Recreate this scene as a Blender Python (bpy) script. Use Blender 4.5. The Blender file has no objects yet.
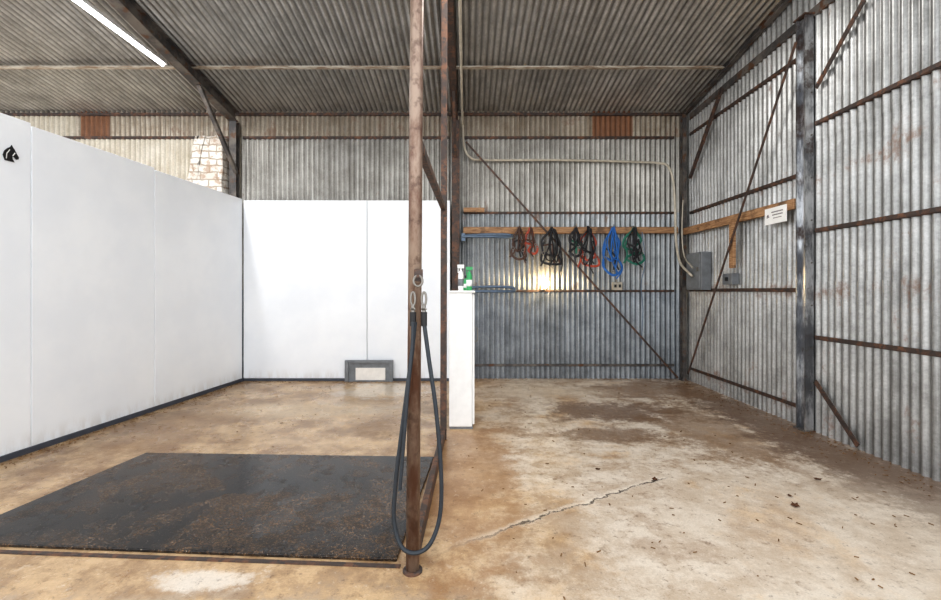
import bpy, bmesh, math, random
from mathutils import Vector, Matrix, noise as mnoise
random.seed(7)
C = bpy.context.scene.collection
F=450.0; VX=467.0; VY=290.0; H=1.2
YB=6.1; XR=2.95
def at(px,py,d): return Vector(((px-VX)/F*d, d, H-(py-VY)/F*d))
def bw(px,py,off=0.04): return at(px,py,YB-off)
def rw(px,py,off=0.03):
    x=XR-off; return at(px,py,x*F/(px-VX))
def roofz(y): return 3.61+0.145*(YB-y)
def s2l(c):
    return tuple([(v/255/12.92 if v/255<=0.04045 else ((v/255+0.055)/1.055)**2.4) for v in c])+(1,)

# ---------------- materials ----------------
class NT:
    def __init__(s,name):
        s.m=bpy.data.materials.new(name); s.m.use_nodes=True
        s.t=s.m.node_tree; s.b=s.t.nodes['Principled BSDF']
    def n(s,t): return s.t.nodes.new(t)
    def l(s,a,b): s.t.links.new(a,b)
    def put(s,sock,v):
        if isinstance(v,bpy.types.NodeSocket): s.l(v,sock)
        else: sock.default_value=v
    def co(s,scale=(1,1,1)):
        tc=s.n('ShaderNodeTexCoord'); mp=s.n('ShaderNodeMapping'); mp.inputs['Scale'].default_value=scale
        s.l(tc.outputs['Object'],mp.inputs['Vector']); return mp.outputs['Vector']
    def noise(s,sc,det=4,rough=.6,stretch=(1,1,1),dist=0):
        n=s.n('ShaderNodeTexNoise'); n.inputs['Scale'].default_value=sc; n.inputs['Detail'].default_value=det
        n.inputs['Roughness'].default_value=rough; n.inputs['Distortion'].default_value=dist
        s.l(s.co(stretch),n.inputs['Vector']); return n.outputs['Fac']
    def ma(s,op,a,b=0.0,c=None,clamp=False):
        n=s.n('ShaderNodeMath'); n.operation=op; n.use_clamp=clamp
        s.put(n.inputs[0],a); s.put(n.inputs[1],b)
        if c is not None: s.put(n.inputs[2],c)
        return n.outputs[0]
    def step(s,f,lo,hi):
        n=s.n('ShaderNodeMapRange'); n.interpolation_type='SMOOTHSTEP'
        n.inputs['From Min'].default_value=min(lo,hi); n.inputs['From Max'].default_value=max(lo,hi)
        if lo>hi: n.inputs['To Min'].default_value=1; n.inputs['To Max'].default_value=0
        s.put(n.inputs['Value'],f); return n.outputs['Result']
    def mix(s,f,a,b):
        n=s.n('ShaderNodeMix'); n.data_type='RGBA'
        s.put(n.inputs['Factor'],f); s.put(n.inputs[6],a); s.put(n.inputs[7],b)
        return n.outputs[2]
    def scale(s,col,f):
        mm=s.n('ShaderNodeVectorMath'); mm.operation='SCALE'; s.l(col,mm.inputs[0]); s.put(mm.inputs['Scale'],f); return mm.outputs[0]
    def xyz(s):
        tc=s.n('ShaderNodeTexCoord'); x=s.n('ShaderNodeSeparateXYZ'); s.l(tc.outputs['Object'],x.inputs[0]); return x.outputs
    def bump(s,h,st=.3,d=.01):
        n=s.n('ShaderNodeBump'); n.inputs['Strength'].default_value=st; n.inputs['Distance'].default_value=d
        s.put(n.inputs['Height'],h); s.l(n.outputs[0],s.b.inputs['Normal'])
    def fin(s,col,rough=.6,metal=0):
        s.put(s.b.inputs['Base Color'],col); s.put(s.b.inputs['Roughness'],rough); s.put(s.b.inputs['Metallic'],metal); return s.m

def plain(name,c,rough=.5,metal=0,var=.12,sc=12):
    t=NT(name); n=t.noise(sc); c=s2l(c); d=tuple(v*(1-2.2*var) for v in c[:3])+(1,)
    return t.fin(t.mix(t.step(n,.3,.7),d,c),rough,metal)
def emis(name,c,st):
    t=NT(name); t.b.inputs['Emission Color'].default_value=s2l(c); t.b.inputs['Emission Strength'].default_value=st
    return t.fin(s2l(c))
def galv(name,lo,hi,rustamt=.5,stretch=(14,14,.35),axis='x',rust=(128,88,60),metal=.5,sheet=.66,bandz=None,rough=.36,valley_shade=.45):
    t=NT(name)
    st=t.noise(1.6,8,.75,stretch); bl=t.noise(3.1,9,.78); sp=t.noise(55,3,.6); fine=t.noise(12,6,.75,(1,1,.4) if stretch[2]<1 else (1,.4,1))
    col=t.mix(t.step(t.ma('ADD',t.ma('MULTIPLY',st,.45),t.ma('MULTIPLY',bl,.55)),.36,.64),s2l(lo),s2l(hi))
    X=t.xyz(); u=X[0] if axis=='x' else X[1]
    fl=t.ma('FLOOR',t.ma('DIVIDE',u,sheet)); wn=t.n('ShaderNodeTexWhiteNoise'); wn.noise_dimensions='1D'; t.l(fl,wn.inputs['W'])
    br=t.ma('MULTIPLY_ADD',wn.outputs['Value'],.20,.88)
    br=t.ma('MULTIPLY',br,t.ma('MULTIPLY_ADD',sp,.6,.70))
    col=t.scale(col,br)
    at_=t.n('ShaderNodeAttribute'); at_.attribute_name='valley_shade'
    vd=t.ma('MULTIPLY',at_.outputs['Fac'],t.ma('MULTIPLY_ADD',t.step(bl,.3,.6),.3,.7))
    col=t.mix(t.ma('MULTIPLY',vd,valley_shade),col,s2l((60,58,56)))  # groove shade painted into the sheet colour along the corrugation valleys
    rf=t.ma('ADD',t.ma('MULTIPLY',fine,.35),t.ma('MULTIPLY',bl,.65))
    if bandz:
        for z in bandz:
            dz=t.ma('ABSOLUTE',t.ma('SUBTRACT',X[2],z)); rf=t.ma('ADD',rf,t.ma('MULTIPLY',t.step(dz,.16,0),.07))
    r=t.step(rf,.66-.16*rustamt,.76-.16*rustamt)
    rn=t.mix(t.noise(9),s2l(rust),s2l((96,70,54)))
    col=t.mix(t.ma('MULTIPLY',r,.65),col,rn)
    t.bump(t.noise(25,3),.05,.003)
    return t.fin(col,t.ma('MULTIPLY_ADD',r,.35,rough),t.ma('MULTIPLY',t.ma('SUBTRACT',1,r),metal))
M={}
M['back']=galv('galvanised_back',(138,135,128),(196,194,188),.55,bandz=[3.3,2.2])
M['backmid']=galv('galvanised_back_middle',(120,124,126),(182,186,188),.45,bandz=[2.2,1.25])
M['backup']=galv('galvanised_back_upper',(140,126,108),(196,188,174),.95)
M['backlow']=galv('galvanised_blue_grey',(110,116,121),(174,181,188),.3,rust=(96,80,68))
M['cream']=galv('cream_painted_sheet',(182,172,152),(218,212,198),.4,metal=0,valley_shade=.3)
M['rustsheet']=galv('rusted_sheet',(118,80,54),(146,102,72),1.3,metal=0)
M['right']=galv('galvanised_gable',(132,132,130),(194,195,194),.62,axis='y',bandz=[2.2,1.2,.15],valley_shade=.50)
M['roof']=galv('galvanised_roof',(150,148,144),(204,202,198),.25,stretch=(12,.3,12),rust=(120,98,76),valley_shade=.70,metal=.5)
t=NT('rusty_steel'); n=t.noise(9,6,.7); n2=t.noise(30,3)
col=t.mix(t.step(n,.42,.64),s2l((74,64,60)),s2l((116,84,66))); col=t.mix(t.step(n2,.48,.64),col,s2l((66,60,58))); t.bump(n2,.4,.004)
M['rust']=t.fin(col,.65,.25)
t=NT('worn_painted_post'); n=t.noise(5,7,.7,(1,1,.35)); n2=t.noise(24,4)
col=t.mix(t.step(n,.40,.58),s2l((100,70,56)),s2l((148,130,116))); col=t.mix(t.ma('MULTIPLY',t.step(n2,.50,.70),.7),col,s2l((80,58,48))); t.bump(n2,.25,.003)
M['post']=t.fin(col,.4,.35)
t=NT('dark_steel_beam'); n=t.noise(5,6,.7); col=t.mix(t.step(n,.4,.62),s2l((76,74,74)),s2l((116,110,104))); col=t.mix(t.step(t.noise(9,5,.7),.54,.64),col,s2l((100,72,54)))
M['beam']=t.fin(col,.6,.3)
t=NT('galvanised_column'); n=t.noise(6,7,.7,(1,1,.3)); X=t.xyz()
col=t.mix(t.step(n,.42,.6),s2l((124,126,130)),s2l((212,214,216))); rs=t.ma('ADD',t.noise(5,6,.7),t.ma('MULTIPLY',X[2],.035)); col=t.mix(t.ma('MULTIPLY',t.step(rs,.58,.72),.8),col,s2l((88,72,64)))
M['col']=t.fin(col,.28,.8)
t=NT('purlin_steel'); n=t.noise(4,6,.7,(1,3,3)); col=t.mix(t.step(n,.4,.6),s2l((150,130,110)),s2l((200,193,180)))
M['purlin']=t.fin(col,.6,.1)
t=NT('weathered_timber'); n=t.noise(6,5,.7,(1,1,10)); col=t.mix(t.step(n,.35,.65),s2l((126,92,64)),s2l((182,144,106))); col=t.mix(t.step(t.noise(4,5,.7),.50,.66),col,s2l((104,80,60))); t.bump(n,.3,.003)
M['wood']=t.fin(col,.7)
t=NT('white_wall_board'); n=t.noise(1.4,5,.6); n2=t.noise(5,5,.7,(2,2,.5)); X=t.xyz()
col=t.mix(t.step(n,.3,.7),s2l((235,239,244)),s2l((244,247,250)))
lowz=t.ma('MULTIPLY',t.step(X[2],.16,0),t.step(n2,.42,.62)); col=t.mix(t.ma('MULTIPLY',lowz,.3),col,s2l((180,166,150)))
t.bump(n,.08,.01); M['white']=t.fin(col,.4)
M['whitep']=plain('white_enamel',(240,240,238),.35,var=.03)
t=NT('white_painted_brick'); b=t.n('ShaderNodeTexBrick'); b.inputs['Scale'].default_value=1; b.inputs['Brick Width'].default_value=.21; b.inputs['Row Height'].default_value=.09; b.inputs['Mortar Size'].default_value=.009
tc=t.n('ShaderNodeTexCoord'); mp=t.n('ShaderNodeMapping'); mp.inputs['Rotation'].default_value=(math.pi/2,0,0)
dn=t.n('ShaderNodeTexNoise'); dn.inputs['Scale'].default_value=6; va=t.n('ShaderNodeVectorMath'); va.operation='MULTIPLY_ADD'; va.inputs[1].default_value=(.07,.07,.07)
t.l(tc.outputs['Object'],dn.inputs['Vector']); t.l(dn.outputs['Color'],va.inputs[0]); t.l(tc.outputs['Object'],va.inputs[2]); t.l(va.outputs[0],mp.inputs[0]); t.l(mp.outputs[0],b.inputs['Vector'])
b.inputs['Color1'].default_value=s2l((226,222,214)); b.inputs['Color2'].default_value=s2l((206,198,188)); b.inputs['Mortar'].default_value=s2l((168,158,144))
nn_=t.noise(9,7,.75); t.bump(t.ma('SUBTRACT',nn_,t.ma('MULTIPLY',b.outputs['Fac'],.4)),.7,.03)
M['brick']=t.fin(t.mix(t.ma('MULTIPLY',t.step(nn_,.50,.60),.7),b.outputs['Color'],s2l((162,134,110))),.85)
M['trimgrey']=plain('blue_grey_trim',(74,78,88),.6)
# rubber mat
t=NT('rubber_mat'); n=t.noise(1.6,8,.7); f=t.noise(60,5,.8); sp=t.noise(130,2,.6); n5=t.noise(5,7,.72); n6=t.noise(90,5,.8)
col=t.mix(t.step(f,.38,.62),s2l((10,10,11)),s2l((30,30,32)))
dz=t.step(t.ma('ADD',t.ma('MULTIPLY',n,.6),t.ma('MULTIPLY',n5,.4)),.44,.58)
dust=t.ma('MULTIPLY',t.ma('MULTIPLY_ADD',dz,.85,.05),t.step(n6,.52,.60)); col=t.mix(dust,col,s2l((132,102,72)))
col=t.mix(t.ma('MULTIPLY',dz,.12),col,s2l((120,92,64)))
col=t.mix(t.step(sp,.66,.70),col,s2l((150,140,126))); t.bump(f,.12,.002)
t.b.inputs['Specular IOR Level'].default_value=.35
M['mat']=t.fin(col,t.ma('MULTIPLY_ADD',t.step(n5,.42,.62),.3,.10),0)
# floor
t=NT('stained_concrete'); X=t.xyz(); x,y=X[0],X[1]
n1=t.noise(.9,9,.7,dist=.2); n2=t.noise(3.2,10,.78); n3=t.noise(24,8,.8); n4=t.noise(1.5,10,.72); n6=t.noise(9,9,.8); n7=t.noise(110,3,.7)
warm=t.mix(t.step(n2,.38,.62),s2l((142,112,80)),s2l((194,166,130)))
pale=t.mix(t.step(n2,.38,.60),s2l((168,149,127)),s2l((204,193,178)))
def ell(cx,cy,rx,ry,amp=1.5):
    dx=t.ma('DIVIDE',t.ma('SUBTRACT',x,cx),rx); dy=t.ma('DIVIDE',t.ma('SUBTRACT',y,cy),ry)
    r=t.ma('SQRT',t.ma('ADD',t.ma('MULTIPLY',dx,dx),t.ma('MULTIPLY',dy,dy)))
    r=t.ma('ADD',r,t.ma('MULTIPLY',t.ma('SUBTRACT',n2,.5),amp*2)); r=t.ma('ADD',r,t.ma('MULTIPLY',t.ma('SUBTRACT',n6,.5),amp*1.2)); return t.step(r,1.25,.55)
right=t.step(t.ma('ADD',x,t.ma('MULTIPLY',t.ma('SUBTRACT',n1,.5),2.6)),-.1,.6)
near=t.step(t.ma('ADD',y,t.ma('MULTIPLY',t.ma('SUBTRACT',n2,.5),2)),1.9,1.5)
pf=t.ma('MAXIMUM',t.ma('MULTIPLY',right,t.step(n4,.34,.50)),t.ma('MULTIPLY',near,t.step(n4,.42,.54)))
col=t.mix(pf,warm,pale)
def add(mask,c,a):
    global col
    col=t.mix(t.ma('MULTIPLY',mask,a),col,s2l(c))
add(t.step(n4,.53,.62),(126,96,66),.5)
add(ell(1.45,4.45,.75,.35),(100,74,52),.82)
add(ell(1.15,3.75,.45,.22),(108,82,58),.75)
add(ell(2.1,3.9,.5,.9),(118,90,62),.65)
add(ell(2.72,3.5,.38,2.8),(92,66,46),.85)
add(ell(2.3,5.4,1.0,.5),(124,96,70),.7)
add(ell(.9,5.3,.8,.25),(204,190,170),.5)
add(ell(0.0,3.0,.35,1.2),(156,116,78),.5)
add(ell(-2.6,3.9,.6,1.2),(120,88,58),.5)
add(ell(-1.0,5.4,.55,.4),(222,212,196),.65)
add(ell(-1.6,4.5,.9,.3),(202,182,152),.5)
add(ell(-.7,4.0,.6,.3),(128,98,68),.45)
add(ell(-1.08,1.87,.22,.07),(222,214,202),.7)
add(ell(1.9,2.2,1.2,.7),(206,194,178),.35)
add(t.ma('MULTIPLY',t.step(y,5.85,6.08),t.step(n6,.35,.6)),(92,68,48),.6)
a=(.0144,2.16); dv=(.863,.5046)
rx=t.ma('SUBTRACT',x,a[0]); ry=t.ma('SUBTRACT',y,a[1])
al=t.ma('ADD',t.ma('MULTIPLY',rx,dv[0]),t.ma('MULTIPLY',ry,dv[1]))
ds=t.ma('ADD',t.ma('MULTIPLY',rx,-dv[1]),t.ma('MULTIPLY',ry,dv[0]))
ds=t.ma('ADD',ds,t.ma('ADD',t.ma('MULTIPLY',t.ma('SUBTRACT',n2,.5),.22),t.ma('MULTIPLY',t.ma('SUBTRACT',n6,.5),.05))); ads=t.ma('ABSOLUTE',ds)
rng=t.ma('MULTIPLY',t.step(al,-.3,.4),t.step(al,1.5,1.35))
add(t.ma('MULTIPLY',rng,t.step(ads,.030,.004)),(228,220,206),.45)
crk=t.ma('MULTIPLY',rng,t.step(t.ma('ABSOLUTE',t.ma('ADD',ds,.008)),.011,.003)); crk=t.ma('MULTIPLY',crk,t.step(n6,.38,.48)); add(crk,(50,36,26),.9)
add(t.step(n6,.56,.66),(108,82,58),.45); add(t.step(n6,.42,.34),(222,212,196),.3)
add(t.step(n3,.56,.64),(82,62,46),.5); add(t.step(n3,.42,.35),(228,220,206),.35)
col=t.scale(col,t.ma('MULTIPLY_ADD',n7,.5,.76))
t.bump(t.ma('SUBTRACT',t.ma('ADD',t.ma('MULTIPLY',n3,.5),n6),crk),.18,.006)
wet=t.ma('MULTIPLY',t.step(x,.2,-.4),t.step(n1,.36,.54)); w2=ell(-1.1,5.2,.55,.8)
M['floor']=t.fin(col,t.ma('SUBTRACT',t.ma('SUBTRACT',t.ma('MULTIPLY_ADD',n4,.5,.16),t.ma('MULTIPLY',wet,.14)),t.ma('MULTIPLY',w2,.14)))
M['blk']=plain('black_paint',(22,22,24),.5)
M['rope']=plain('blue_black_rubber',(40,48,56),.42,sc=60)
M['chrome']=plain('worn_zinc',(140,136,130),.4,.8)
M['silver']=plain('pale_sheet_metal',(240,236,230),.3,.0,var=.05)
M['boxgrey']=plain('grey_enamel_box',(124,128,132),.45)
M['pvc']=plain('grey_conduit',(192,184,168),.5)
M['bluegrey']=plain('blue_grey_pipe',(100,118,138),.4,.3)
M['leather']=plain('brown_leather',(78,50,36),.55)
M['bluen']=plain('blue_webbing',(36,104,176),.6)
M['greenn']=plain('green_webbing',(30,110,90),.6)
M['redn']=plain('dull_red_webbing',(176,74,50),.6)
M['blackn']=plain('black_webbing',(26,26,30),.6)
M['green']=plain('green_plastic',(60,160,96),.35,var=.04)
M['straw']=plain('straw',(132,98,60),.8)
M['leaf']=plain('dry_leaf',(92,56,30),.8)
M['textdark']=plain('sign_ink',(100,90,92),.6)
M['tube']=emis('fluorescent_tube',(250,250,255),9)
M['bulb']=emis('warm_bulb',(255,224,170),70)

# ---------------- mesh helpers ----------------
def tag(o,label,cat,group=None,kind=None):
    if label: o['label']=label
    if cat: o['category']=cat
    if group: o['group']=group
    if kind: o['kind']=kind
    return o
WL={}
def par(c,p):
    c.parent=p; c.matrix_parent_inverse=Matrix.Translation(-WL[p.name]); return c
def mk(name,verts,faces,mat,label=None,cat=None,parent=None,group=None,kind=None,smooth=False,origin=True,bevel=0):
    vs=[Vector(v) for v in verts]
    o0=Vector((0,0,0))
    if origin:
        xs=[v.x for v in vs]; ys=[v.y for v in vs]; zs=[v.z for v in vs]
        o0=Vector(((min(xs)+max(xs))/2,(min(ys)+max(ys))/2,min(zs)))
    me=bpy.data.meshes.new(name); me.from_pydata([v-o0 for v in vs],[],faces)
    me.materials.append(M[mat])
    bm=bmesh.new(); bm.from_mesh(me); bmesh.ops.recalc_face_normals(bm,faces=bm.faces); bm.to_mesh(me); bm.free()
    if smooth:
        for p in me.polygons: p.use_smooth=True
    o=bpy.data.objects.new(name,me); o.location=o0; C.objects.link(o); WL[o.name]=o0.copy()
    if bevel:
        b=o.modifiers.new('bevel','BEVEL'); b.width=bevel; b.segments=2; b.limit_method='ANGLE'
    if parent: par(o,parent)
    return tag(o,label,cat,group,kind)
def empty(name,loc,label,cat,group=None):
    e=bpy.data.objects.new(name,None); e.empty_display_size=.1; e.location=loc; C.objects.link(e); WL[e.name]=Vector(loc); return tag(e,label,cat,group)
def join(*gs):
    V=[];Fs=[]
    for v,f in gs:
        k=len(V); V+=list(v); Fs+=[[i+k for i in q] for q in f]
    return V,Fs
def gbox(c,s):
    cx,cy,cz=c; a,b,d=[q/2 for q in s]
    v=[(cx+i*a,cy+j*b,cz+k*d) for i in(-1,1) for j in(-1,1) for k in(-1,1)]
    return v,[[0,1,3,2],[4,6,7,5],[0,4,5,1],[2,3,7,6],[0,2,6,4],[1,5,7,3]]
def gmm(a,b): return gbox([(p+q)/2 for p,q in zip(a,b)],[abs(q-p) for p,q in zip(a,b)])
def sweep(prof,p0,p1,up=(0,0,1)):
    p0=Vector(p0);p1=Vector(p1); t=(p1-p0).normalized(); up=Vector(up)
    if abs(t.dot(up))>.99: up=Vector((0,1,0))
    s=t.cross(up).normalized(); u=s.cross(t).normalized(); n=len(prof)
    V=[p+s*a+u*b for p in(p0,p1) for a,b in prof]
    Fs=[[i,(i+1)%n,n+(i+1)%n,n+i] for i in range(n)]+[list(range(n)),list(range(n,2*n))]
    return V,Fs
def R(w,h): return [(-w/2,-h/2),(w/2,-h/2),(w/2,h/2),(-w/2,h/2)]
def L(w,h,t=.006): return [(0,0),(w,0),(w,t),(t,t),(t,h),(0,h)]
def I(w,h,t=.012): 
    a,b=w/2,h/2; return [(-a,-b),(a,-b),(a,-b+t),(t/2,-b+t),(t/2,b-t),(a,b-t),(a,b),(-a,b),(-a,b-t),(-t/2,b-t),(-t/2,-b+t),(-a,-b+t)]
def CR(r,n=24): return [(r*math.cos(2*math.pi*i/n),r*math.sin(2*math.pi*i/n)) for i in range(n)]
def cat_rom(P,k=6,closed=False):
    P=[Vector(p) for p in P]; out=[]; n=len(P)
    for i in range(n if closed else n-1):
        g=lambda j:P[j%n] if closed else P[max(0,min(n-1,j))]
        a,b,c,d=g(i-1),g(i),g(i+1),g(i+2)
        for q in range(k):
            s=q/k; out.append(.5*((2*b)+(c-a)*s+(2*a-5*b+4*c-d)*s*s+(3*b-a-3*c+d)*s**3))
    if not closed: out.append(P[-1])
    return out
def tube(P,r,n=8,k=6,closed=False,flat=1.0):
    pts=cat_rom(P,k,closed)
    m=len(pts); V=[];Fs=[]; prev=None
    for i,p in enumerate(pts):
        t=(pts[(i+1)%m]-pts[i-1]) if closed else (pts[min(i+1,m-1)]-pts[max(i-1,0)])
        t.normalize()
        if flat!=1.0:
            u=t.cross(Vector((0,1,0))); u=u.normalized() if u.length>1e-4 else Vector((1,0,0))
        elif prev is None: u=t.orthogonal().normalized()
        else:
            u=prev-t*prev.dot(t); u=u.normalized() if u.length>1e-5 else t.orthogonal().normalized()
        prev=u; w=t.cross(u)
        V+=[p+u*math.cos(2*math.pi*j/n)*r+w*math.sin(2*math.pi*j/n)*r*flat for j in range(n)]
    for i in range(m if closed else m-1):
        for j in range(n):
            a=i*n;b=((i+1)%m)*n; Fs.append([a+j,a+(j+1)%n,b+(j+1)%n,b+j])
    if not closed: Fs+=[list(range(n)),list(range((m-1)*n,m*n))]
    return V,Fs
def lathe(c,prof,n=20):
    V=[];Fs=[]
    for r,z in prof: V+=[(c[0]+r*math.cos(2*math.pi*j/n),c[1]+r*math.sin(2*math.pi*j/n),c[2]+z) for j in range(n)]
    for i in range(len(prof)-1):
        for j in range(n): Fs.append([i*n+j,i*n+(j+1)%n,(i+1)*n+(j+1)%n,(i+1)*n+j])
    Fs+=[list(range(n)),list(range((len(prof)-1)*n,len(prof)*n))]
    return V,Fs
def corr(name,u0,u1,rows,place,mats,matfn,amp=.012,sgn=1,lap=.05):
    pitch=.068; nseg=8; n=int((u1-u0)/pitch*nseg); V=[];Fs=[];mi=[];va=[]
    for k in range(len(rows)-1):
        base=len(V); last=k==len(rows)-2
        for i in range(n+1):
            u=u0+(u1-u0)*i/n; s=math.sin(2*math.pi*u/pitch); w=amp*s+(k%2)*.003
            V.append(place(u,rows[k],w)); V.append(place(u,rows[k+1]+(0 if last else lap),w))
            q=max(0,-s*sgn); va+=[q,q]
        for i in range(n):
            a=base+2*i; Fs.append([a,a+2,a+3,a+1]); mi.append(matfn(u0+(u1-u0)*(i+.5)/n,(rows[k]+rows[k+1])/2))
    me=bpy.data.meshes.new(name); me.from_pydata(V,[],Fs)
    at_=me.attributes.new('valley_shade','FLOAT','POINT'); at_.data.foreach_set('value',va)  # per-vertex weight for the shade painted into the grooves
    for m in mats: me.materials.append(M[m])
    for p,q in zip(me.polygons,mi): p.material_index=q; p.use_smooth=True
    o=bpy.data.objects.new(name,me); C.objects.link(o); o['kind']='structure'; return o

# ---------------- shell ----------------
mk('floor',*gmm((-7.5,-2.0,-.12),(3.02,6.2,0)),'floor',kind='structure',origin=False)
def bmat(x,z):
    if z>3.24:
        if 1.70<x<2.24 or -5.22<x<-4.85: return 4
        if x<-5.3: return 3
        return 1
    if x<-3.05: return 3
    if z<1.2: return 2
    if z<2.2 and x>-.1: return 5
    return 0
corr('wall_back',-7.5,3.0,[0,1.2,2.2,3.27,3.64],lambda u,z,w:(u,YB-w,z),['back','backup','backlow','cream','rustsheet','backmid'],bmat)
def rp(u,z,w):
    return (XR+w,u,z if z<9 else roofz(u))
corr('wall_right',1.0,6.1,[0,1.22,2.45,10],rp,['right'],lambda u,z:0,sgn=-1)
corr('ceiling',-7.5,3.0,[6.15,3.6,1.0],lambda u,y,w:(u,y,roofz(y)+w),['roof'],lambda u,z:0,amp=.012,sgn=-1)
# ---------------- roof steel ----------------
def rafter(X,w,h,mat,label,nm='roof_rafter'):
    p0=Vector((X,6.0,roofz(6.0)-.012-h/2-.03)); p1=Vector((X,1.1,roofz(1.1)-.012-h/2-.03))
    return mk(nm,*sweep(I(w,h),p0,p1),mat,label,'roof beam',group='roof rafters')
rafter(-3.1,.11,.15,'beam','dark grey steel rafter sloping under the corrugated roof')
rafter(-.16,.08,.14,'rust','rusty steel rafter above the centre column')
rafter(2.90,.05,.06,'beam','dark rusty steel rafter running beside the gable wall')
for i,y in enumerate((5.1,4.05,3.0)):
    z=roofz(y)-.035
    mk('roof_purlin',*sweep(L(.05,.04),(-7.4,y,z-.02),(2.93,y,z-.02)),'purlin','light rust-flecked steel purlin under roof sheets','purlin',group='roof purlins')
mk('eave_purlin',*sweep(L(-.05,.035),(-7.4,6.07,3.555),(2.93,6.07,3.555)),'rust','dark rusty eave purlin at the top of the back wall','purlin')
mk('gable_beam',*sweep([(0,0),(.05,0),(.05,.008),(.008,.008),(.008,.072),(.05,.072),(.05,.08),(0,.08)],(XR-.02,1.15,3.60),(XR-.02,5.93,3.44)),'beam','dark rust-patched steel channel along the gable wall above the column','steel beam')
# columns
def column(X,Y,w,h,z1,mat,label,z0=0,nm='steel_column',up=(0,1,0)):
    e=empty(nm,(X,Y,z0),label,'steel column')
    mk('shaft',*sweep(I(w,h),(X,Y,z0),(X,Y,z1),up),mat,parent=e)
    mk('base_plate',*gbox((X,Y,z0+.006),(w+.03,h+.03,.012)),'beam',parent=e,bevel=.002)
    return e
column(-3.1,6.0,.09,.10,roofz(6)-.18,'beam','dark steel column against the corrugated back wall')
column(-.15,5.98,.10,.10,roofz(6)-.18,'rust','rusty steel column between the two bays')
column(2.875,5.98,.05,.07,roofz(6)-.1,'beam','slim dark steel column in the corner of the shed')
e=column(2.895,3.86,.07,.11,3.53,'col','shiny galvanised steel column against the gable wall')
mk('cap_plate',*gbox((2.895,3.86,3.536),(.10,.14,.012)),'rust',parent=e)
for z in [.35+.36*i for i in range(9)]:
    v,f=lathe((0,0,0),[(.007,0),(.007,.007)],8)
    mk('bolt',[(2.912+a,3.805-c,z+b) for a,b,c in v],f,'chrome',parent=e,label='small zinc bolt head')
# knee braces
mk('knee_brace',*sweep(R(.045,.045),(-3.05,5.95,2.75),(-3.08,5.17,3.56)),'beam','grey steel knee brace from column to rafter','brace')
mk('knee_brace',*sweep(R(.03,.04),rw(690,178,.07),rw(722,88,.07)),'rust','rusty knee brace in the corner under the rafter','brace')
mk('knee_brace',*sweep(R(.035,.04),(-.15,5.92,2.95),(-.16,5.3,3.57)),'rust','rusty knee brace below the centre rafter','brace')
# girts
def girt(a,b,lab,w=.05,h=.04,mat='rust',g='wall girts'):
    return mk('wall_girt',*sweep(L(w,h),a,b),mat,lab,'wall girt',group=g)
YG=YB-.015
def bg(x0,x1,y,h=.035,mat='rust'):
    z=at(0,y,YB).z; girt((x0,YG,z-h/2),(x1,YG,z-h/2),'horizontal rusty angle girt on the back wall',-.04,h,mat)
bg(-7.4,-3.17,138); bg(-3.03,-.24,138); bg(-.05,2.8,138); bg(-.05,2.8,213,.03); bg(-.05,2.8,291,.03); bg(-.05,2.8,365,.035,'beam')
GL='horizontal rusty angle girt on the gable wall'
for z in (3.25,2.215,1.2,.17): girt((XR-.015,5.93,z-.018),(XR-.015,3.925,z-.018),GL,-.04,.036)
for z in (2.6,1.70,.80): girt((XR-.015,3.79,z-.018),(XR-.015,1.2,z-.018),GL,-.04,.036)
def diag(a,b,lab,w=.025,mat='rust',t=.008,up=(0,0,1)): return mk('diagonal_brace',*sweep(R(t,w),a,b,up),mat,lab,'brace',group='wall cross braces')
diag(bw(466,142,.12),bw(678,378,.12),'thin rusty flat-bar brace crossing the back wall',.025)
diag(rw(796,42,.15),rw(688,374,.15),'long slender rusty brace crossing the gable wall',.028)
diag(rw(864,0,.05),rw(816,88,.05),'rusty brace rising from the galvanised column',.04)
diag(rw(815,381,.05),rw(858,446,.05),'short rusty brace from column to floor',.04)
# timber rails
mk('timber_rail',*sweep(R(.04,.085),(-.05,YB-.075,2.0),(2.82,YB-.075,2.0)),'wood','weathered brown timber rail on the back wall','timber rail',bevel=.003)
mk('timber_rail',*sweep(R(.04,.09),(XR-.08,5.93,1.97),(XR-.08,3.93,1.955)),'wood','orange-brown timber rail on the gable wall','timber rail',bevel=.003)
mk('timber_offcut',*gbox(bw(474,210,.07),(.28,.04,.06)),'wood','short orange timber block on the back wall girt','timber block',bevel=.003)
a=rw(731,222,.13); b=rw(731,268,.13)
mk('timber_batten',*gmm((XR-.13,a.y-.04,b.z),(XR-.10,a.y+.04,a.z)),'wood','short vertical timber batten fixed below the rail','timber batten',bevel=.003)
# rough brick pier
def rough(bx,amp=.015):
    bm=bmesh.new()
    v,f=bx; vs=[bm.verts.new(p) for p in v]
    for q in f: bm.faces.new([vs[i] for i in q])
    bmesh.ops.subdivide_edges(bm,edges=bm.edges[:],cuts=22,use_grid_fill=True)
    V=[]
    for x in bm.verts:
        p=x.co.copy(); q=mnoise.noise_vector(p*3.5)*amp*2.2+mnoise.noise_vector(p*11)*amp*.9
        if p.x<-3.5: q.x+=max(0,(p.z-2.6))*.22
        V.append(p+q)
    bm.verts.index_update(); Fs=[[w.index for w in q.verts] for q in bm.faces]; bm.free(); return V,Fs
mk('brick_pier',*rough(gmm((-3.66,5.85,0),(-3.185,6.05,3.2))),'brick','rough whitewashed masonry pier beside the dark column','masonry pier',smooth=True)
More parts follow.
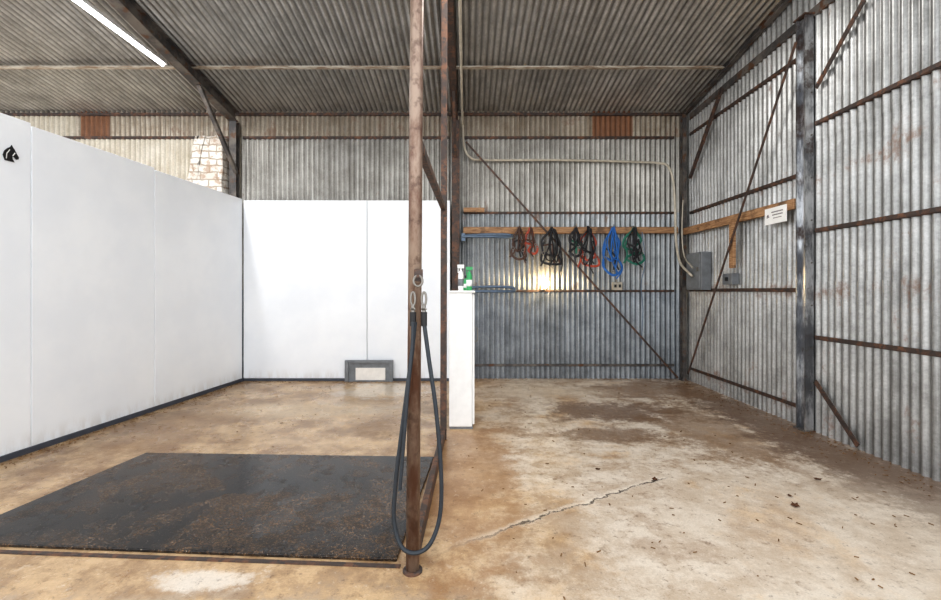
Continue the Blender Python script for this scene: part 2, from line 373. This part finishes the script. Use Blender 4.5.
# ---------------- stall panels ----------------
Lw=lambda y: Vector((-2.96-(5.95-y)*.1067,y,0))
sy=[5.93,4.49,3.345,2.2,1.5]
for i in range(4):
    a=Lw(sy[i]-.004); b=Lw(sy[i+1]+.004); zt=2.40+.02*i
    n=Vector((-1,.1067,0)).normalized()*.03; up=Vector((0,0,zt-.03))
    lo=Vector((0,0,.03)); V=[a+lo,b+lo,b+n+lo,a+n+lo]; V+= [v+up for v in V]
    mk('stall_partition',V,[[0,1,2,3],[4,5,6,7],[0,1,5,4],[1,2,6,5],[2,3,7,6],[3,0,4,7]],'white','tall white-painted board forming the stall side','partition',group='white stall boards',bevel=.003)
for x0,x1 in ((-2.955,-1.325),(-1.318,-.225)):
    mk('stall_partition',*gmm((x0,5.95,.03),(x1,5.985,2.385)),'white','tall white-painted board forming the stall back','partition',group='white stall boards',bevel=.003)
a=Lw(5.92);b=Lw(1.5); n=Vector((.014,0,0))
mk('baseboard_left',*sweep(R(.02,.04),a+n+Vector((0,0,.02)),b+n+Vector((0,0,.02))),'trimgrey',kind='structure')
mk('baseboard_back',*gmm((-2.95,5.925,0),(-.225,5.948,.035)),'trimgrey',kind='structure')
# hatch
e=empty('wall_hatch',at(369,384,5.93),'small grey-framed metal hatch at the foot of the white stall wall','hatch')
x0,x1=at(345,0,5.9).x,at(393,0,5.9).x
mk('frame',*join(gmm((x0,5.88,0.0),(x0+.05,5.924,.28)),gmm((x1-.05,5.88,0.0),(x1,5.924,.28)),gmm((x0+.05,5.88,.24),(x1-.05,5.924,.28)),gmm((x0+.05,5.88,0.0),(x1-.05,5.924,.02))),'boxgrey',parent=e,bevel=.003)
dd=mk('door',*gmm((x0+.05,5.9,.02),(x1-.05,5.922,.24)),'boxgrey',parent=e,label='dull metal hatch flap')
mk('door_plate',*gmm((x0+.14,5.893,.02),(x1-.10,5.9,.18)),'silver',parent=dd,label='bright silvery plate')
# horse emblem
hp=[(-.045,-.06),(-.06,-.02),(-.045,.02),(-.02,.045),(0,.058),(.008,.075),(.016,.06),(.03,.045),(.05,.01),(.066,-.012),(.062,-.028),(.046,-.034),(.03,-.018),(.012,-.012),(.014,-.035),(.03,-.06)]
c=Lw(3.2)+Vector((.012,0,H+(290-154)/F*3.2))
d=Vector((-.1067,-1,0)).normalized(); nn=Vector((1,-.1067,0)).normalized()
def emb(pts,o0,o1):
    V=[]
    for off in (o0,o1): V+=[c-d*a*.8+Vector((0,0,b*.88))+nn*(off-.008) for a,b in pts]
    k=len(pts); return V,[list(range(k)),list(range(k,2*k))]+[[i,(i+1)%k,k+(i+1)%k,k+i] for i in range(k)]
eo=mk('horse_head_emblem',*emb(hp,0,.006),'blk','small black horse head emblem on the white stall wall','wall emblem')
mk('bridle_mark',*emb([(.030,.020),(.036,.014),(.018,-.012),(.010,-.010)],.0062,.0075),'whitep',parent=eo,label='white bridle stripe')
mk('mane_mark',*emb([(-.012,.035),(-.006,.032),(-.030,-.005),(-.034,-.045),(-.040,-.045),(-.037,-.002)],.0062,.0075),'whitep',parent=eo,label='white mane stripe')
# ---------------- mat and sill ----------------
V=[(-.31,1.985,0),(-2.5,2.12,0),(-2.34,3.28,0),(-.235,3.2,0)]
V2=[(x,y,.016) for x,y,z in V]
mk('rubber_mat',V+V2,[[0,1,2,3],[4,5,6,7],[0,1,5,4],[1,2,6,5],[2,3,7,6],[3,0,4,7]],'mat','black speckled rubber stall mat dusted with brown dirt','rubber mat',bevel=.004)
mk('floor_sill',*sweep(R(.022,.006),(-2.6,2.085,.003),(-.29,1.95,.003)),'rust','thin rusty steel sill strip in front of the rubber mat','sill')
# ---------------- divider frame ----------------
e=empty('stall_divider_frame',(-.23,1.92,0),'rusty steel divider frame between the stall and the bay','stall divider')
mk('front_post',*sweep(CR(.029),(-.232,1.92,0),(-.2,1.92,roofz(1.92)-.015),(0,1,0)),'post',parent=e,smooth=True,label='worn brown-and-grey round pipe post')
mk('rear_post',*sweep(R(.05,.05),(-.19,3.62,0),(-.18,3.62,roofz(3.62)-.015),(0,1,0)),'rust',parent=e,bevel=.005)
mk('rail',*sweep(R(.035,.045),(-.21,1.945,1.83),(-.19,3.595,1.86)),'rust',parent=e,bevel=.004)
mk('rail',*sweep(R(.035,.08),(-.23,1.945,.05),(-.19,3.595,.05)),'rust',parent=e,bevel=.004)
mk('post_foot',*lathe((-.232,1.92,0),[(.042,0),(.042,.008),(.032,.012)],24),'rust',parent=e)
ys=1.865
def h(px,py,d=ys): return at(px,py,d)
e=empty('cross_tie',h(418,540),'dark rubber cross tie looped from metal snaps on the post','cross tie')
mk('tether',*tube([h(415,322),h(411,360),h(402,430),h(396,480),h(394,520),h(401,546,1.85),h(415,553,1.845),h(430,544,1.85),h(440,515),h(441,470),h(436,410),h(429,360),h(424,322)],.009,10,8),'rope',parent=e)
mk('tether',*tube([h(413,322,1.84),h(412,350,1.84),h(408,390,1.84),h(404,440,1.84),h(400,490,1.84)],.007,10,8),'rope',parent=e)
for px in (413,424):
    mk('end_sleeve',*tube([h(px,326),h(px,312)],.013,12,1),'blk',parent=e,label='black rubber end sleeve')
    c=h(px,299)
    mk('snap_hook',*join(tube([c+Vector((.009*math.cos(q),0,.028*math.sin(q))) for q in [2*math.pi*i/12 for i in range(12)]],.005,8,3,True),tube([c+Vector((0,0,-.022)),c+Vector((0,0,-.056))],.008,8,1),lathe(c+Vector((0,0,-.042)),[(.006,-.006),(.013,0),(.006,.006)],12)),'chrome',parent=e,label='worn metal snap hook')
c=h(418,281)
mk('tie_ring',*tube([c+Vector((.018*math.cos(q),.0,.022*math.sin(q))) for q in [2*math.pi*i/16 for i in range(16)]],.005,8,3,True),'chrome',parent=e)
mk('eye_bolt',*join(tube([c+Vector((0,-.008,.02)),c+Vector((0,.03,.024))],.007,8,1),gbox(c+Vector((0,.022,.024)),(.036,.006,.05))),'rust',parent=e)
# ---------------- cabinet and bottles ----------------
y0,y1=3.88,4.40; x0,x1=-.155,.065
e=empty('storage_cabinet',(-.04,4.15,0),'tall narrow white cabinet beside the stall divider','cabinet')
mk('body',*gmm((x0,y0,.02),(x1-.02,y1,1.175)),'whitep',parent=e,bevel=.006)
mk('plinth',*gmm((x0+.005,y0+.005,0),(x1-.015,y1-.02,.02)),'boxgrey',parent=e)
mk('top',*gmm((x0,y0-.008,1.175),(x1+.005,y1,1.195)),'whitep',parent=e,bevel=.006)
dr=mk('door',*gmm((x1-.018,y0+.005,.04),(x1,y1-.01,1.16)),'whitep',parent=e,bevel=.004)
mk('handle',*tube([(x1,y0+.07,.75),(x1+.025,y0+.07,.76),(x1+.025,y0+.07,.86),(x1,y0+.07,.87)],.005,8,4),'chrome',parent=dr)
def bottle(x,y,hh,r,mat,capm,lab,spray=False):
    e=empty('spray_bottle' if spray else 'plastic_bottle',(x,y,1.195),lab,'bottle')
    mk('body',*lathe((x,y,1.195),[(r*.9,0),(r,.01),(r,hh*.6),(r*.8,hh*.7),(r*.35,hh*.8),(r*.35,hh*.84)]),mat,parent=e,smooth=True)
    mk('label',*lathe((x,y,1.195),[(r+.001,hh*.18),(r+.001,hh*.45)]),'whitep' if mat!='whitep' else 'boxgrey',parent=e,smooth=True)
    if spray: mk('trigger',*join(gmm((x-.03,y-.012,1.195+hh*.86),(x+.03,y+.012,1.195+hh)),gmm((x-.028,y-.007,1.195+hh*.68),(x-.019,y+.007,1.195+hh*.86)),lathe((x,y,1.195),[(r*.4,hh*.82),(r*.4,hh*.88)],12)),capm,parent=e,bevel=.003)
    else: mk('cap',*lathe((x,y,1.195),[(r*.42,hh*.82),(r*.42,hh),(r*.3,hh)]),capm,parent=e)
bottle(.02,3.98,.21,.025,'green','green','green spray bottle with a green trigger on the cabinet',True)
bottle(-.055,4.0,.23,.024,'whitep','whitep','white spray bottle with a white trigger on the cabinet',True)
bottle(-.01,4.2,.14,.024,'green','blk','short green plastic bottle on the cabinet')
# ---------------- conduits ----------------
mk('electrical_conduit',*tube([(-.06,1.3,roofz(1.3)-.25),(-.06,3.5,roofz(3.5)-.25),(-.06,5.7,roofz(5.7)-.22),bw(463,128,.1),bw(464,146,.09),bw(470,157,.08),bw(485,160,.06),bw(560,160,.06),bw(640,162,.06),bw(658,163,.12),bw(668,166,.22),bw(673,180,.26),bw(675,205,.26),bw(676,240,.26),bw(680,262,.26),rw(690,274,.20),rw(693,276,.142)],.015,10,8),'pvc','long beige conduit running along the rafter and back wall','conduit')
mk('power_cable',*tube([bw(683,200,.22),bw(682,232,.25),bw(684,255,.3),rw(691,266,.22),rw(694,268,.142)],.008,8,8),'pvc','thin grey cable dropping to the breaker box','cable')
a=rw(690,246,.02); b=rw(716,288,.02)
e=empty('breaker_box',(XR-.1,(a.y+b.y)/2,1.22),'grey metal breaker box on the gable wall','electrical box')
mk('body',*gmm((XR-.14,b.y+.1,1.2),(XR-.02,a.y-.15,1.66)),'boxgrey',parent=e,bevel=.006)
d=mk('door',*gmm((XR-.152,b.y+.12,1.22),(XR-.141,a.y-.17,1.64)),'boxgrey',parent=e,bevel=.003)
mk('latch',*gmm((XR-.165,b.y+.14,1.43),(XR-.153,b.y+.17,1.48)),'chrome',parent=d)
a=rw(727,268,.1)
e=empty('switch_box',(XR-.08,a.y,1.25),'small grey switch box on the gable wall','electrical box')
mk('body',*gmm((XR-.1,a.y-.09,1.26),(XR-.02,a.y+.09,1.38)),'boxgrey',parent=e,bevel=.005)
mk('switch',*gmm((XR-.115,a.y-.02,1.30),(XR-.1,a.y+.02,1.34)),'blk',parent=e)
c=bw(617,286,.05)
e=empty('power_outlet',c,'small weathered outlet box on the back wall','outlet')
mk('box',*gbox(c,(.13,.05,.11)),'pvc',parent=e,bevel=.006)
for s in(-1,1): mk('socket',*gbox(c+Vector((s*.03,-.027,0)),(.03,.006,.04)),'blk',parent=e)
# sign
a=rw(765,211,.11); b=rw(786,226,.11)
ym0,ym1=b.y,a.y
e=empty('wall_sign',(XR-.11,(ym0+ym1)/2,1.8),'white rectangular sign with fine dark print on the timber rail','sign')
zt=H+(290-209)/F*4.25; zb=H+(290-225)/F*4.25
mk('board',*gmm((XR-.112,ym0,zb),(XR-.101,ym1,zt)),'whitep',parent=e)
W=ym1-ym0; Hh=zt-zb; g=[]
def mark(u0,u1,v0,v1): g.append(gmm((XR-.1135,ym1-W*u1,zb+Hh*v0),(XR-.1118,ym1-W*u0,zb+Hh*v1)))
for r,(v0,v1) in enumerate(((.68,.75),(.50,.57),(.32,.37))):
    u=.34+.04*r
    while u<.88-.04*r:
        w=random.uniform(.012,.03); mark(u,u+w,v0,v1); u+=w+.014
mark(.11,.14,.40,.56);mark(.14,.19,.46,.62);mark(.19,.22,.42,.5)
mk('print',*join(*g),'textdark',parent=e,label='fine dark print and small emblem',kind='stuff')
# bulb lamp
c=bw(545,284,.16)
e=empty('wall_lamp',c,'small bare warm glowing bulb lamp on the back wall','lamp')
mk('lamp_base',*join(gbox(c+Vector((0,.125,-.04)),(.07,.03,.08)),tube([c+Vector((0,.12,-.05)),c+Vector((0,0,-.06))],.014,12,1)),'pvc',parent=e)
mk('bulb',*lathe(c,[(.012,-.05),(.024,-.038),(.05,-.012),(.054,.01),(.042,.036),(.02,.052),(.004,.058)]),'bulb',parent=e,smooth=True)
l=bpy.data.lights.new('bulb_light','POINT'); l.energy=4; l.color=(1,.70,.36); l.shadow_soft_size=.03
lo=bpy.data.objects.new('bulb_light',l); lo.location=c+Vector((0,.05,.075)); C.objects.link(lo)
# fluorescent fixture
xx=-3.36
e=empty('fluorescent_light',(xx,4.4,3.7),'long white fluorescent batten light under the roof','ceiling light')
mk('housing',*sweep([(-.035,0),(.035,0),(.025,.04),(-.025,.04)],(xx,5.0,3.70),(xx,3.5,3.70)),'whitep',parent=e)
mk('fluorescent_tube',*tube([(xx,4.97,3.684),(xx,3.53,3.684)],.015,12,1),'tube',parent=e)
for yy in (4.9,3.6):
    mk('suspension_bracket',*gmm((xx-.008,yy-.01,3.74),(xx+.008,yy+.01,roofz(yy)-.01)),'pvc',parent=e)
l=bpy.data.lights.new('tube_light','AREA'); l.shape='RECTANGLE'; l.size=.06; l.size_y=1.4; l.energy=35
lo=bpy.data.objects.new('tube_light',l); lo.location=(xx,4.3,3.66); C.objects.link(lo)
# ---------------- saddle racks ----------------
def rack(pxa,pxb,py,lab):
    a=bw(pxa,py,.05); b=bw(pxb,py,.05); z=a.z; yy=YB-.14
    e=empty('saddle_rack',(a.x,YB-.1,z),lab,'saddle rack',group='wall saddle racks')
    mk('rail_loop',*tube([(a.x,yy,z+.02),((a.x+b.x)/2,yy-.05,z+.03),(b.x-.04,yy-.1,z+.02),(b.x,yy-.16,z-.01),(b.x-.04,yy-.25,z-.03),((a.x+b.x)/2,yy-.33,z-.03),(a.x,yy-.35,z-.03)],.018,10,6),'bluegrey',parent=e)
    mk('cross_bar',*tube([(a.x+.1,yy,z+.02),(a.x+.1,yy-.345,z-.03)],.014,10,1),'bluegrey',parent=e)
    mk('bracket',*gmm((a.x-.02,yy-.02,z-.05),(a.x+.03,YB-.012,z+.05)),'bluegrey',parent=e)
rack(463,510,238,'blue-grey tubular saddle rack below the timber rail')
rack(470,513,289,'lower blue-grey tubular saddle rack on the wall')
# ---------------- halters ----------------
def halter(px,bot,w,mat,mat2,lead,lab,seed,loops=2,style=0):
    rn=random.Random(seed); j=lambda s:rn.uniform(-s,s)
    top=2.02; x=at(px,0,YB-.16).x; y=YB-.15; zb=at(px,bot,y).z; L_=top-zb
    e=empty('horse_halter',(x,y,zb),lab,'horse halter',group='halters hung on the timber rail')
    def P(u,v,o=0): return (x+u*w,y-.03-o,top-v*L_)
    sk=j(.18); fl=1 if style%2 else -1
    crown=tube([P(0,0),P(-.10,.10),P(-.42+j(.06),.30),P(-.36+j(.1),.52),P(-.46*fl*.6+sk,.60)],.015,8,5,flat=.25)
    cheek=tube([P(.02,.0),P(.16,.14),P(.30+j(.08),.34),P(.18+j(.1),.50),P(.34+sk,.66)],.015,8,5,flat=.25)
    nose=tube([P(-.46*fl*.6+sk,.60,.01),P(-.1,.70+j(.05),.03),P(.34+sk,.66,.02),P(.46+sk*.5,.84,.03),P(.08+sk,.92+j(.05),.05),P(-.34+sk,.80,.02)],.015,8,5,True,flat=.25)
    mk('strap',*join(crown,cheek,nose),mat,parent=e)
    mk('throat_strap',*tube([P(-.36,.42,.01),P(-.05+j(.1),.46+j(.1),.03),P(.1+j(.15),.62,.035),P(.02+j(.1),.86,.03)],.012,8,5,flat=.25),mat2,parent=e)
    for q in range(2):
        mk('strap_tail',*tube([P(-.30+.5*q,.30,.02),P(-.42+.7*q+j(.06),.5,.03),P(-.38+.6*q+j(.12),.7,.03),P(-.48+.8*q+j(.12),.88+j(.12),.03)],.011,8,4,flat=.25),mat2 if q else mat,parent=e)
    for u,v in((-.46*fl*.6+sk,.61),(.34+sk,.67),(.08+sk,.92)):
        c=Vector(P(u,v,.045)); mk('ring',*tube([c+Vector((.018*math.cos(q),0,.018*math.sin(q))) for q in [2*math.pi*i/10 for i in range(10)]],.0045,6,2,True),'chrome',parent=e)
    c=Vector(P(-.28,.30,.03)); mk('buckle',*tube([c+Vector((a*.016,0,b*.022)) for a,b in((-1,-1),(1,-1),(1,1),(-1,1))],.004,6,1,True),'chrome',parent=e)
    pts=[P(.02,-.02,.02)]
    for i in range(loops):
        s=1 if rn.random()<.5 else -1; dpt=rn.uniform(.45,.95); o=.035+.012*i
        pts+=[P(s*rn.uniform(.05,.4),dpt*.45,o),P(s*rn.uniform(.0,.35),dpt*.9,o+.01),P(j(.2),dpt,o),P(-s*rn.uniform(.0,.25),dpt*.6,o),P(j(.08),rn.uniform(-.03,.08),o)]
    pts+=[P(.15+j(.15),.3,.07),P(.25+j(.2),.62,.06),P(.2+j(.25),.85,.06),P(.3+j(.25),1.04,.05)]
    mk('lead_rope',*tube(pts,.009,7,5),lead,parent=e)
    cc=pts[-1]; mk('lead_snap',*tube([cc,(cc[0]+.004,cc[1],cc[2]-.04)],.008,8,1),'chrome',parent=e)
    mk('wall_hook',*tube([(x,YB-.09,top+.03),(x,y-.02,top+.02),(x,y-.06,top+.005),(x,y-.075,top+.04)],.005,8,4),'chrome','small metal hook screwed into the timber rail','hook',group='hooks on the timber rail')
halter(519,262,.21,'leather','blackn','leather','brown leather halter hanging on the timber rail',1,2,1)
halter(530,256,.16,'redn','leather','leather','rust-red halter hanging beside the leather one',2,1)
halter(551,270,.30,'blackn','leather','blackn','black webbing halter with coiled lead rope',3,4,1)
halter(575,258,.16,'blackn','greenn','blackn','black halter with a green strap',4,2)
halter(588,272,.27,'redn','blackn','blackn','dull red and black halter with a black rope',5,3,1)
halter(612,277,.28,'bluen','blackn','bluen','bright blue halter with a long lead rope',8,3,1)
halter(633,266,.28,'greenn','blackn','blackn','dark green and black halter hung at the end of the row',9,3)
mk('extension_cord',*tube([bw(642,232,.11),bw(645,262,.12),bw(641,285,.1),bw(643,310,.09),bw(641,345,.09)],.006,7,6),'bluegrey','thin grey cord hanging from the rail','cord')
# ---------------- litter ----------------
g=[]
for i in range(900):
    k=random.random()
    if k<.35:
        y=random.uniform(2.9,5.85); p=Lw(y)+Vector((.04+abs(random.gauss(0,.08)),0,.006))
    elif k<.5: p=Vector((random.uniform(-2.9,-.3),5.9-abs(random.gauss(0,.06)),.006))
    elif k<.75: p=Vector((XR-.04-abs(random.gauss(0,.14)),random.uniform(2.4,5.9),.006))
    elif k<.81: p=Vector((random.uniform(.1,2.9),6.05-abs(random.gauss(0,.08)),.006))
    else:
        p=Vector((random.uniform(-2.9,2.8),random.uniform(1.7,5.8),.006))
        if p.x<-.15 and p.y<3.4: p.x=-p.x*.8+.3
    a=random.uniform(0,6.28); l=random.uniform(.006,.026); dv=Vector((math.cos(a),math.sin(a),0))*l
    g.append(sweep(R(random.uniform(.003,.006),.003),p-dv/2,p+dv/2+Vector((0,0,.002))))
mk('straw_litter',*join(*g),'straw','scattered straw and dirt swept along the walls','straw',kind='stuff')
for px,py,s in ((795,506,.03),(818,480,.02),(790,497,.015),(598,470,.015),(655,480,.025)):
    d=H*F/(py-VY); x=(px-VX)/F*d; a=random.uniform(0,6); V=[]
    for i in range(10):
        q=2*math.pi*i/10; r=s*(1 if i%2 else .6); u=r*math.cos(q)*1.4; v=r*math.sin(q)*.8
        V.append((x+u*math.cos(a)-v*math.sin(a),d+u*math.sin(a)+v*math.cos(a),.004+.008*abs(math.sin(q*1.5))))
    V.append((x,d,.003)); 
    mk('dry_leaf',V,[[i,(i+1)%10,10] for i in range(10)],'leaf','small curled brown dry leaf on the concrete','leaf',group='dry leaves on the floor')

# ---------------- camera / light ----------------
cam=bpy.data.cameras.new('camera'); cam.sensor_width=36; cam.lens=F/941*36; cam.shift_x=3.5/941; cam.shift_y=-10/941; cam.clip_start=.05
co=bpy.data.objects.new('camera',cam); co.location=(0,0,H); co.rotation_euler=(math.pi/2,0,0); C.objects.link(co); bpy.context.scene.camera=co
w=bpy.data.worlds.new('world'); bpy.context.scene.world=w; w.use_nodes=True
w.node_tree.nodes['Background'].inputs[0].default_value=(.95,.97,1,1); w.node_tree.nodes['Background'].inputs[1].default_value=2.3
l=bpy.data.lights.new('fill_light','AREA'); l.shape='RECTANGLE'; l.size=2.2; l.size_y=.5; l.energy=45; l.color=(1,.98,.95)  # added fill lamp above the frame, no fixture, brightens the bays
lo=bpy.data.objects.new('fill_light',l); lo.location=(.9,3.2,3.8); C.objects.link(lo)
vs=bpy.context.scene.view_settings; vs.view_transform='Standard'
try: vs.look='Medium High Contrast'
except Exception as ex: print('look',ex)
